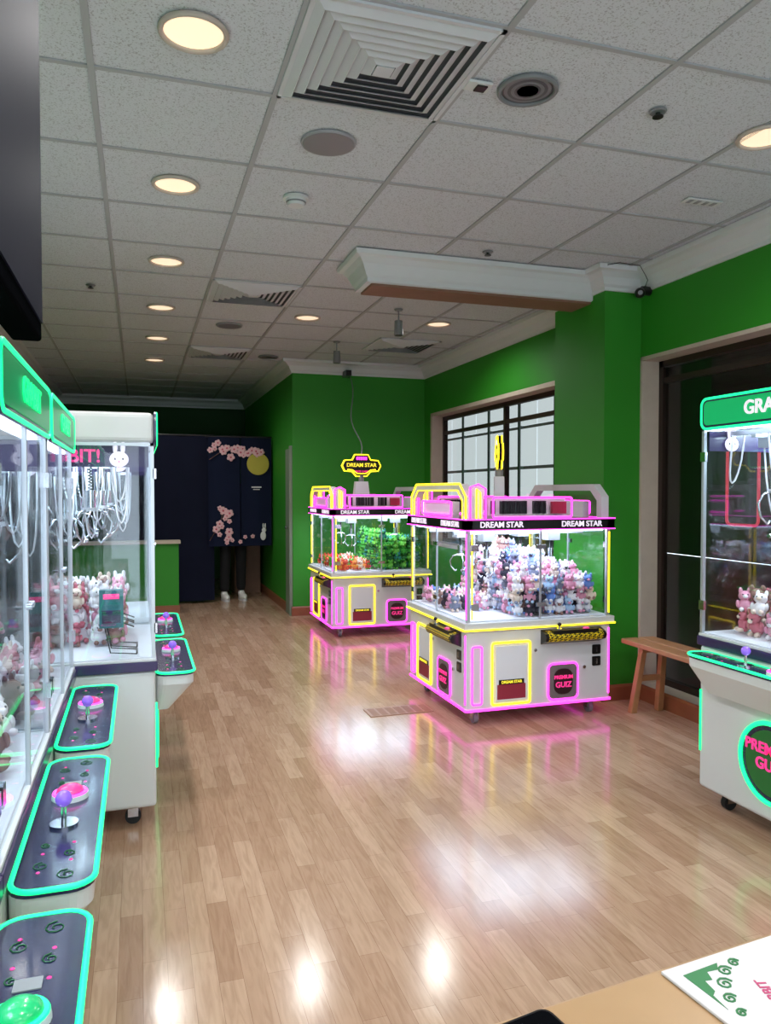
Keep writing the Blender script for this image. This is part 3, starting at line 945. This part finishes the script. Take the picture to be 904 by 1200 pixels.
NAVYC = mat('cloth_navy', (24, 30, 52), 0.9, var=0.15, vscale=4, spec=0.1)
NAVYD = mat('cloth_dark', (22, 25, 42), 0.9, var=0.15, vscale=4, spec=0.1)
def cloth(b, x0, x1, y, z0, z1, m, folds, amp, nx=60, nz=10):
    v = []; f = []
    for j in range(nz+1):
        z = z0+(z1-z0)*j/nz
        k = 1-0.5*j/nz
        for i in range(nx+1):
            t = i/nx
            v.append((x0+(x1-x0)*t, y+amp*k*math.sin(t*folds*2*math.pi+0.6*math.sin(3*t)), z))
    for j in range(nz):
        for i in range(nx):
            a = j*(nx+1)+i
            f.append([a, a+1, a+nx+2, a+nx+1])
    b.add(v, f, m, True)
o = empty('plain_curtain', (0, 9.42, 0))
b = MB(); cloth(b, -0.25, 0.86, 0.0, 0.03, 2.0, NAVYD, 3.3, 0.014)
b.obj('fabric', o)
b = MB(); b.cyl((-1.14, 0, 2.01), (0.86, 0, 2.01), 0.012, 0.012, BLACK, 10); b.obj('rod', o)
o = empty('noren_curtain', (0, 9.38, 0))
b = MB()
cloth(b, 0.79, 1.165, 0.0, 0.68, 1.99, NAVYC, 1.2, 0.008, 30)
cloth(b, 1.175, 1.545, 0.0, 0.68, 1.99, NAVYC, 1.2, 0.008, 30)
b.obj('fabric', o)
b = MB(); b.cyl((0.76, 0.01, 2.0), (1.55, 0.01, 2.0), 0.012, 0.012, BLACK, 10); b.obj('rod', o)
BLO = mat('print_pink', (226, 180, 186), 0.8); BLO2 = mat('print_deep_pink', (200, 90, 110), 0.8)
MOON = mat('print_moon', (186, 172, 70), 0.8); BR = mat('print_branch', (110, 80, 70), 0.8)
WPR = mat('print_white', (220, 220, 220), 0.8)
b = MB()
def flower(x, z, r, y=-0.016):
    for k in range(5):
        a = k*2*math.pi/5+x*7
        b.sphere((x+r*0.6*math.cos(a), y, z+r*0.6*math.sin(a)), (r*0.45, 0.003, r*0.45), BLO, 8, 4)
    b.sphere((x, y-0.002, z), (r*0.25, 0.003, r*0.25), BLO2, 8, 4)
rnd = random.Random(3)
for i in range(20):
    t = i/19
    flower(0.83+0.56*t+rnd.uniform(-.03, .03), 1.83-0.02*t+rnd.uniform(-.11, .10)*(1.1-t), rnd.uniform(.028, .052))
for i in range(13):
    t = i/12
    flower(0.86+0.2*rnd.random(), 0.76+0.38*t, rnd.uniform(.03, .05))
for i in range(5):
    flower(1.0+0.08*i+rnd.uniform(-.02, .02), 0.74+rnd.uniform(-.02, .06), 0.026)
b.tube([(0.80, -0.012, 1.72), (0.95, -0.012, 1.82), (1.15, -0.012, 1.86), (1.35, -0.012, 1.80)], 0.005, BR, n=4)
b.tube([(0.80, -0.012, 0.75), (0.92, -0.012, 0.95), (0.98, -0.012, 1.16)], 0.005, BR, n=4)
b.sphere((1.38, -0.014, 1.675), (0.135, 0.004, 0.135), MOON, 28, 14)
b.sphere((1.44, -0.014, 0.80), (0.035, 0.004, 0.055), WPR); b.sphere((1.45, -0.014, 0.87), (0.028, 0.004, 0.028), WPR)
for s in (0, 0.025):
    b.sphere((1.44+s, -0.014, 0.92), (0.009, 0.004, 0.035), WPR, 8, 5)
b.box((1.30, -0.016, 1.385), (1.42, -0.012, 1.40), WPR); b.box((1.32, -0.016, 1.36), (1.40, -0.012, 1.37), WPR)
b.obj('print', o)

o = empty('storage_cabinet', (1.36, 10.2, 0))
b = MB()
b.box((-0.17, 0, 0.0), (0.17, 0.4, 1.25), WOODRAW)
b.box((-0.16, -0.012, 0.05), (-0.004, 0, 1.2), WOODRAW); b.box((0.004, -0.012, 0.05), (0.16, 0, 1.2), WOODRAW)
b.obj('carcass', o, bevel=0.004)
b = MB(); b.cyl((-0.02, -0.03, 0.65), (-0.02, -0.012, 0.65), 0.01, 0.008, CHROME); b.cyl((0.02, -0.03, 0.65), (0.02, -0.012, 0.65), 0.01, 0.008, CHROME)
b.obj('knobs', o)

# ------------------------------------------------------------------ person standing behind the noren
def body_mat():
    m = mat('clothing', (20, 20, 24), 0.85)
    nt = m.node_tree
    bs = nt.nodes['Principled BSDF']
    tc = nt.nodes.new('ShaderNodeTexCoord'); sp = nt.nodes.new('ShaderNodeSeparateXYZ')
    dv = nt.nodes.new('ShaderNodeMath'); dv.operation = 'DIVIDE'; dv.inputs[1].default_value = 2.0
    rp = nt.nodes.new('ShaderNodeValToRGB'); rp.color_ramp.interpolation = 'CONSTANT'
    el = rp.color_ramp.elements
    el[0].position = 0; el[0].color = lin((14, 14, 18))
    el[1].position = 0.49; el[1].color = lin((44, 46, 54))
    e2 = el.new(0.725); e2.color = lin((206, 160, 134))
    nt.links.new(tc.outputs['Object'], sp.inputs[0]); nt.links.new(sp.outputs['Z'], dv.inputs[0])
    nt.links.new(dv.outputs[0], rp.inputs[0]); nt.links.new(rp.outputs[0], bs.inputs['Base Color'])
    return m
SKIN = mat('skin', (206, 160, 134), 0.55); HAIR = mat('hair', (30, 22, 18), 0.7); SHOE = mat('shoe_white', (232, 230, 226), 0.5)
def skinned(name, verts, edges, radii, m, parent, root=0, sub=2):
    me = bpy.data.meshes.new(name); me.from_pydata(verts, edges, []); me.materials.append(m)
    o = bpy.data.objects.new(name, me); scene.collection.objects.link(o); o.parent = parent
    md = o.modifiers.new('skin', 'SKIN'); md.use_smooth_shade = True
    if not me.skin_vertices:
        bpy.context.view_layer.objects.active = o
        bpy.ops.mesh.customdata_skin_add()
    for i, r in enumerate(radii):
        sv = me.skin_vertices[0].data[i]
        sv.radius = r if isinstance(r, tuple) else (r, r)
        sv.use_root = (i == root)
    s = o.modifiers.new('sub', 'SUBSURF'); s.levels = sub; s.render_levels = sub
    return o
pe = empty('person', (1.10, 9.60, 0), math.radians(8))
V = [(0, 0, .95), (0, .0, 1.12), (0, .01, 1.32), (0, .01, 1.44), (0, 0, 1.53),
     (.17, .01, 1.38), (.21, .02, 1.12), (.20, -.06, .90), (-.17, .01, 1.38), (-.21, .02, 1.12), (-.20, -.06, .90),
     (.09, 0, .88), (.10, -.01, .50), (.105, .02, .10), (-.09, 0, .88), (-.10, -.02, .50), (-.11, .0, .10)]
E = [(0, 1), (1, 2), (2, 3), (3, 4), (2, 5), (5, 6), (6, 7), (2, 8), (8, 9), (9, 10), (0, 11), (11, 12), (12, 13), (0, 14), (14, 15), (15, 16)]
Rr = [(.15, .11), (.13, .095), (.15, .1), (.06, .06), (.052, .052), .06, .044, .03, .06, .044, .03, .088, .07, .06, .088, .07, .06]
skinned('body', V, E, Rr, body_mat(), pe)
b = MB()
b.sphere((0, -.01, 1.64), (.076, .095, .118), SKIN, 24, 16)
b.sphere((0, .012, 1.675), (.084, .098, .105), HAIR, 24, 16)
b.cyl((0, -.1, 1.645), (0, -.118, 1.618), .008, .014, SKIN, 8)
for s in (-1, 1):
    b.sphere((s*.03, -.096, 1.648), (.013, .007, .008), WPR, 10, 6); b.sphere((s*.03, -.102, 1.648), (.006, .004, .006), BLACK, 8, 5)
    b.sphere((s*.078, 0, 1.635), (.012, .02, .03), SKIN, 10, 6)
b.sphere((0, -.096, 1.588), (.024, .008, .007), BLO2, 10, 6)
b.obj('head', pe)
for s in (-1, 1):
    b = MB()
    b.sphere((s*.20, -.075, .85), (.022, .04, .055), SKIN, 14, 10)
    for k in range(4):
        yy = -.11+.022*k
        L = (.062, .075, .08, .065)[k]
        b.tube([(s*.20, yy, .815), (s*.198, yy-.002, .815-L*.5), (s*.19, yy, .815-L*.85), (s*.18, yy, .815-L)], [.009, .0085, .0078, .006], SKIN, n=8)
    b.tube([(s*.20, -.105, .87), (s*.19, -.13, .84), (s*.185, -.135, .80)], [.011, .01, .008], SKIN, n=8)
    b.obj('hand', pe)
    b = MB()
    b.sphere((s*.108, -.05, .045), (.045, .125, .045), SHOE, 18, 10)
    b.sphere((s*.108, .01, .075), (.042, .06, .045), SHOE, 14, 8)
    b.prism([(s*.108+.046*math.cos(t*math.pi/10), -.05+.13*math.sin(t*math.pi/10)) for t in range(20)], 'xy', 0.0, 0.022, WHITE)
    b.obj('shoe', pe)

# ------------------------------------------------------------------ TV
o = empty('wall_television', (-0.165, 1.08, 2.05))
b = MB()
b.box((-0.05, -0.47, -0.44), (0.0, 0.44, 0.5), CASE)
b.box((-0.10, -0.35, -0.34), (-0.05, 0.33, 0.3), CASE)
b.obj('casing', o, bevel=0.006)
b = MB(); b.box((-0.001, -0.455, -0.41), (0.003, 0.425, 0.485), SCREEN); b.obj('screen', o)
b = MB(); b.box((-0.16, -0.03, -0.1), (-0.10, 0.03, 0.686), GREY); b.box((-0.2, -0.1, 0.67), (-0.06, 0.1, 0.686), GREY); b.obj('ceiling_mount', o)

# ------------------------------------------------------------------ foreground table, menu sheet, phone
TR = math.radians(6.0)
TW = mat('table_wood', (182, 146, 108), 0.35, var=0.12, vscale=9)
o = empty('wooden_table', (0.362, 0.762, 0), TR)
b = MB(); b.box((-0.25, -0.72, 0.715), (1.25, 0.0, 0.75), TW); b.obj('top', o, bevel=0.006)
b = MB()
for xx in (-0.2, 1.2):
    for yy in (-0.67, -0.05):
        b.box((xx-0.025, yy-0.025, 0), (xx+0.025, yy+0.025, 0.715), TW)
b.box((-0.2, -0.06, 0.63), (1.2, -0.04, 0.715), TW); b.box((-0.2, -0.68, 0.63), (1.2, -0.66, 0.715), TW)
b.obj('legs', o, bevel=0.003)
SW = mat('print_green', (60, 130, 80), 0.5)
PKP = mat('print_magenta', (200, 70, 120), 0.5)
o = empty('menu_sheet', (0.602, 0.775, 0.751), TR)
b = MB(); b.box((0, -0.30, 0), (0.42, 0, 0.004), PAPER); b.obj('board', o, bevel=0.001)
b = MB()
b.prism([(0.018, -0.018), (0.075, -0.016), (0.066, -0.026), (0.050, -0.024), (0.044, -0.038), (0.034, -0.036), (0.030, -0.055), (0.022, -0.06), (0.018, -0.085)], 'xy', 0.004, 0.0046, SW)
for cx, cy, r in ((0.072, -0.032, 0.010), (0.052, -0.050, 0.011), (0.036, -0.072, 0.009), (0.095, -0.024, 0.008), (0.028, -0.095, 0.007)):
    b.tube([(cx+r*(1-t/16)*math.cos(t*0.7), cy+r*(1-t/16)*math.sin(t*0.7), 0.0045) for t in range(15)], 0.0014, SW, n=4)
b.obj('swirl_print', o)
b = MB()
b.tube([(0.135+0.018*math.cos(t*math.pi/12), -0.085+0.018*math.sin(t*math.pi/12), 0.0045) for t in range(24)], 0.002, COIND, closed=True, n=4)
b.obj('logo_print', o)
text('GRABBIT', 0.018, PKP, o, (0.082, -0.095, 0.0045), (0, 0, math.radians(70)), 0.0002)
text('R', 0.022, PKP, o, (0.135, -0.085, 0.0045), (0, 0, 0), 0.0002)
o = empty('mobile_phone', (0.355, 0.70, 0.751), TR+math.radians(4))
b = MB()
b.prism(rrect(0.0, -0.12, 0.085, 0.04, 0.012), 'xy', 0, 0.009, BLACK); b.prism(rrect(0.003, -0.117, 0.082, 0.037, 0.01), 'xy', 0.009, 0.0095, CASE)
b.obj('handset', o)

# ------------------------------------------------------------------ mall outside the windows
MDARK = mat('mall_dark', (58, 48, 44), 0.6, var=0.2, vscale=2)
MFLR = mat('mall_floor_tile', (90, 82, 76), 0.3, var=0.1, vscale=2)
SKYP = mat('mall_daylight_pane', (200, 210, 220), 0.4, emis=(200, 210, 212), es=0.95, var=0.1, vscale=1)
FRM = mat('mall_mullion', (90, 96, 96), 0.5)
RED = mat('glass_reflection_red', (200, 60, 70), 0.4, emis=(220, 60, 80), es=0.8)
b = MB(); b.box((XR+0.17, -3, -0.06), (11, 32, -0.01), MFLR); b.obj('mall_floor')
b = MB(); b.box((XR+0.17, -3, 5.2), (11, 32, 5.3), MDARK); b.obj('mall_light_cover')  # unseen slab added to keep world light off the dark exterior
b = MB(); b.box((11, -3, 0), (11.2, 32, 5.2), MDARK); b.box((XR+0.17, 32, 0), (11.2, 32.2, 5.2), MDARK); b.box((XR+0.17, -3.2, 0), (11.2, -3, 5.2), MDARK)
b.box((XR+0.17, YF+0.3, 0), (XR+0.3, 32, 5.2), MDARK)
b.box((XR+0.17, YN, ZC), (XR+0.22, YF+0.3, 5.2), MDARK)
b.obj('mall_wall')
b = MB()
for i in range(8):
    y0 = 14.5+i*2.1
    for j, (z0, z1) in enumerate(((0.9, 2.0), (2.1, 3.2), (3.3, 4.0))):
        b.box((10.9, y0, z0), (10.99, y0+0.98, z1), SKYP)
        b.box((10.9, y0+1.02, z0), (10.99, y0+2.0, z1), SKYP)
    b.box((10.85, y0-0.1, 0), (11.0, y0, 4.1), FRM)
b.obj('mall_storefront_window')
b = MB()
for y0, z0, y1, z1 in ((9.3, 0.9, 10.6, 2.0), (7.4, 0.6, 8.2, 1.6), (11.4, 0.7, 12.2, 2.2)):
    b.tube([(10.9, p, q) for p, q in rrect(y0, z0, y1, z1, 0.1)], 0.03, RED, closed=True, n=6)
b.obj('painted_reflection_outline')  # glowing red outlines stand in for neon reflections in the near window glass

# ------------------------------------------------------------------ world, camera
w = bpy.data.worlds.new('World'); scene.world = w; w.use_nodes = True
bg = w.node_tree.nodes['Background']
bg.inputs['Color'].default_value = (0.76, 0.87, 1.0, 1)
bg.inputs['Strength'].default_value = 3.0

cam = bpy.data.cameras.new('camera'); co = bpy.data.objects.new('camera', cam)
scene.collection.objects.link(co)
cam.sensor_fit = 'VERTICAL'; cam.sensor_height = 36; cam.lens = 27.0; cam.clip_start = 0.02
co.location = (0, 0, 1.34)
co.rotation_euler = (math.radians(90-1.53), 0, math.radians(-17.8))
scene.camera = co
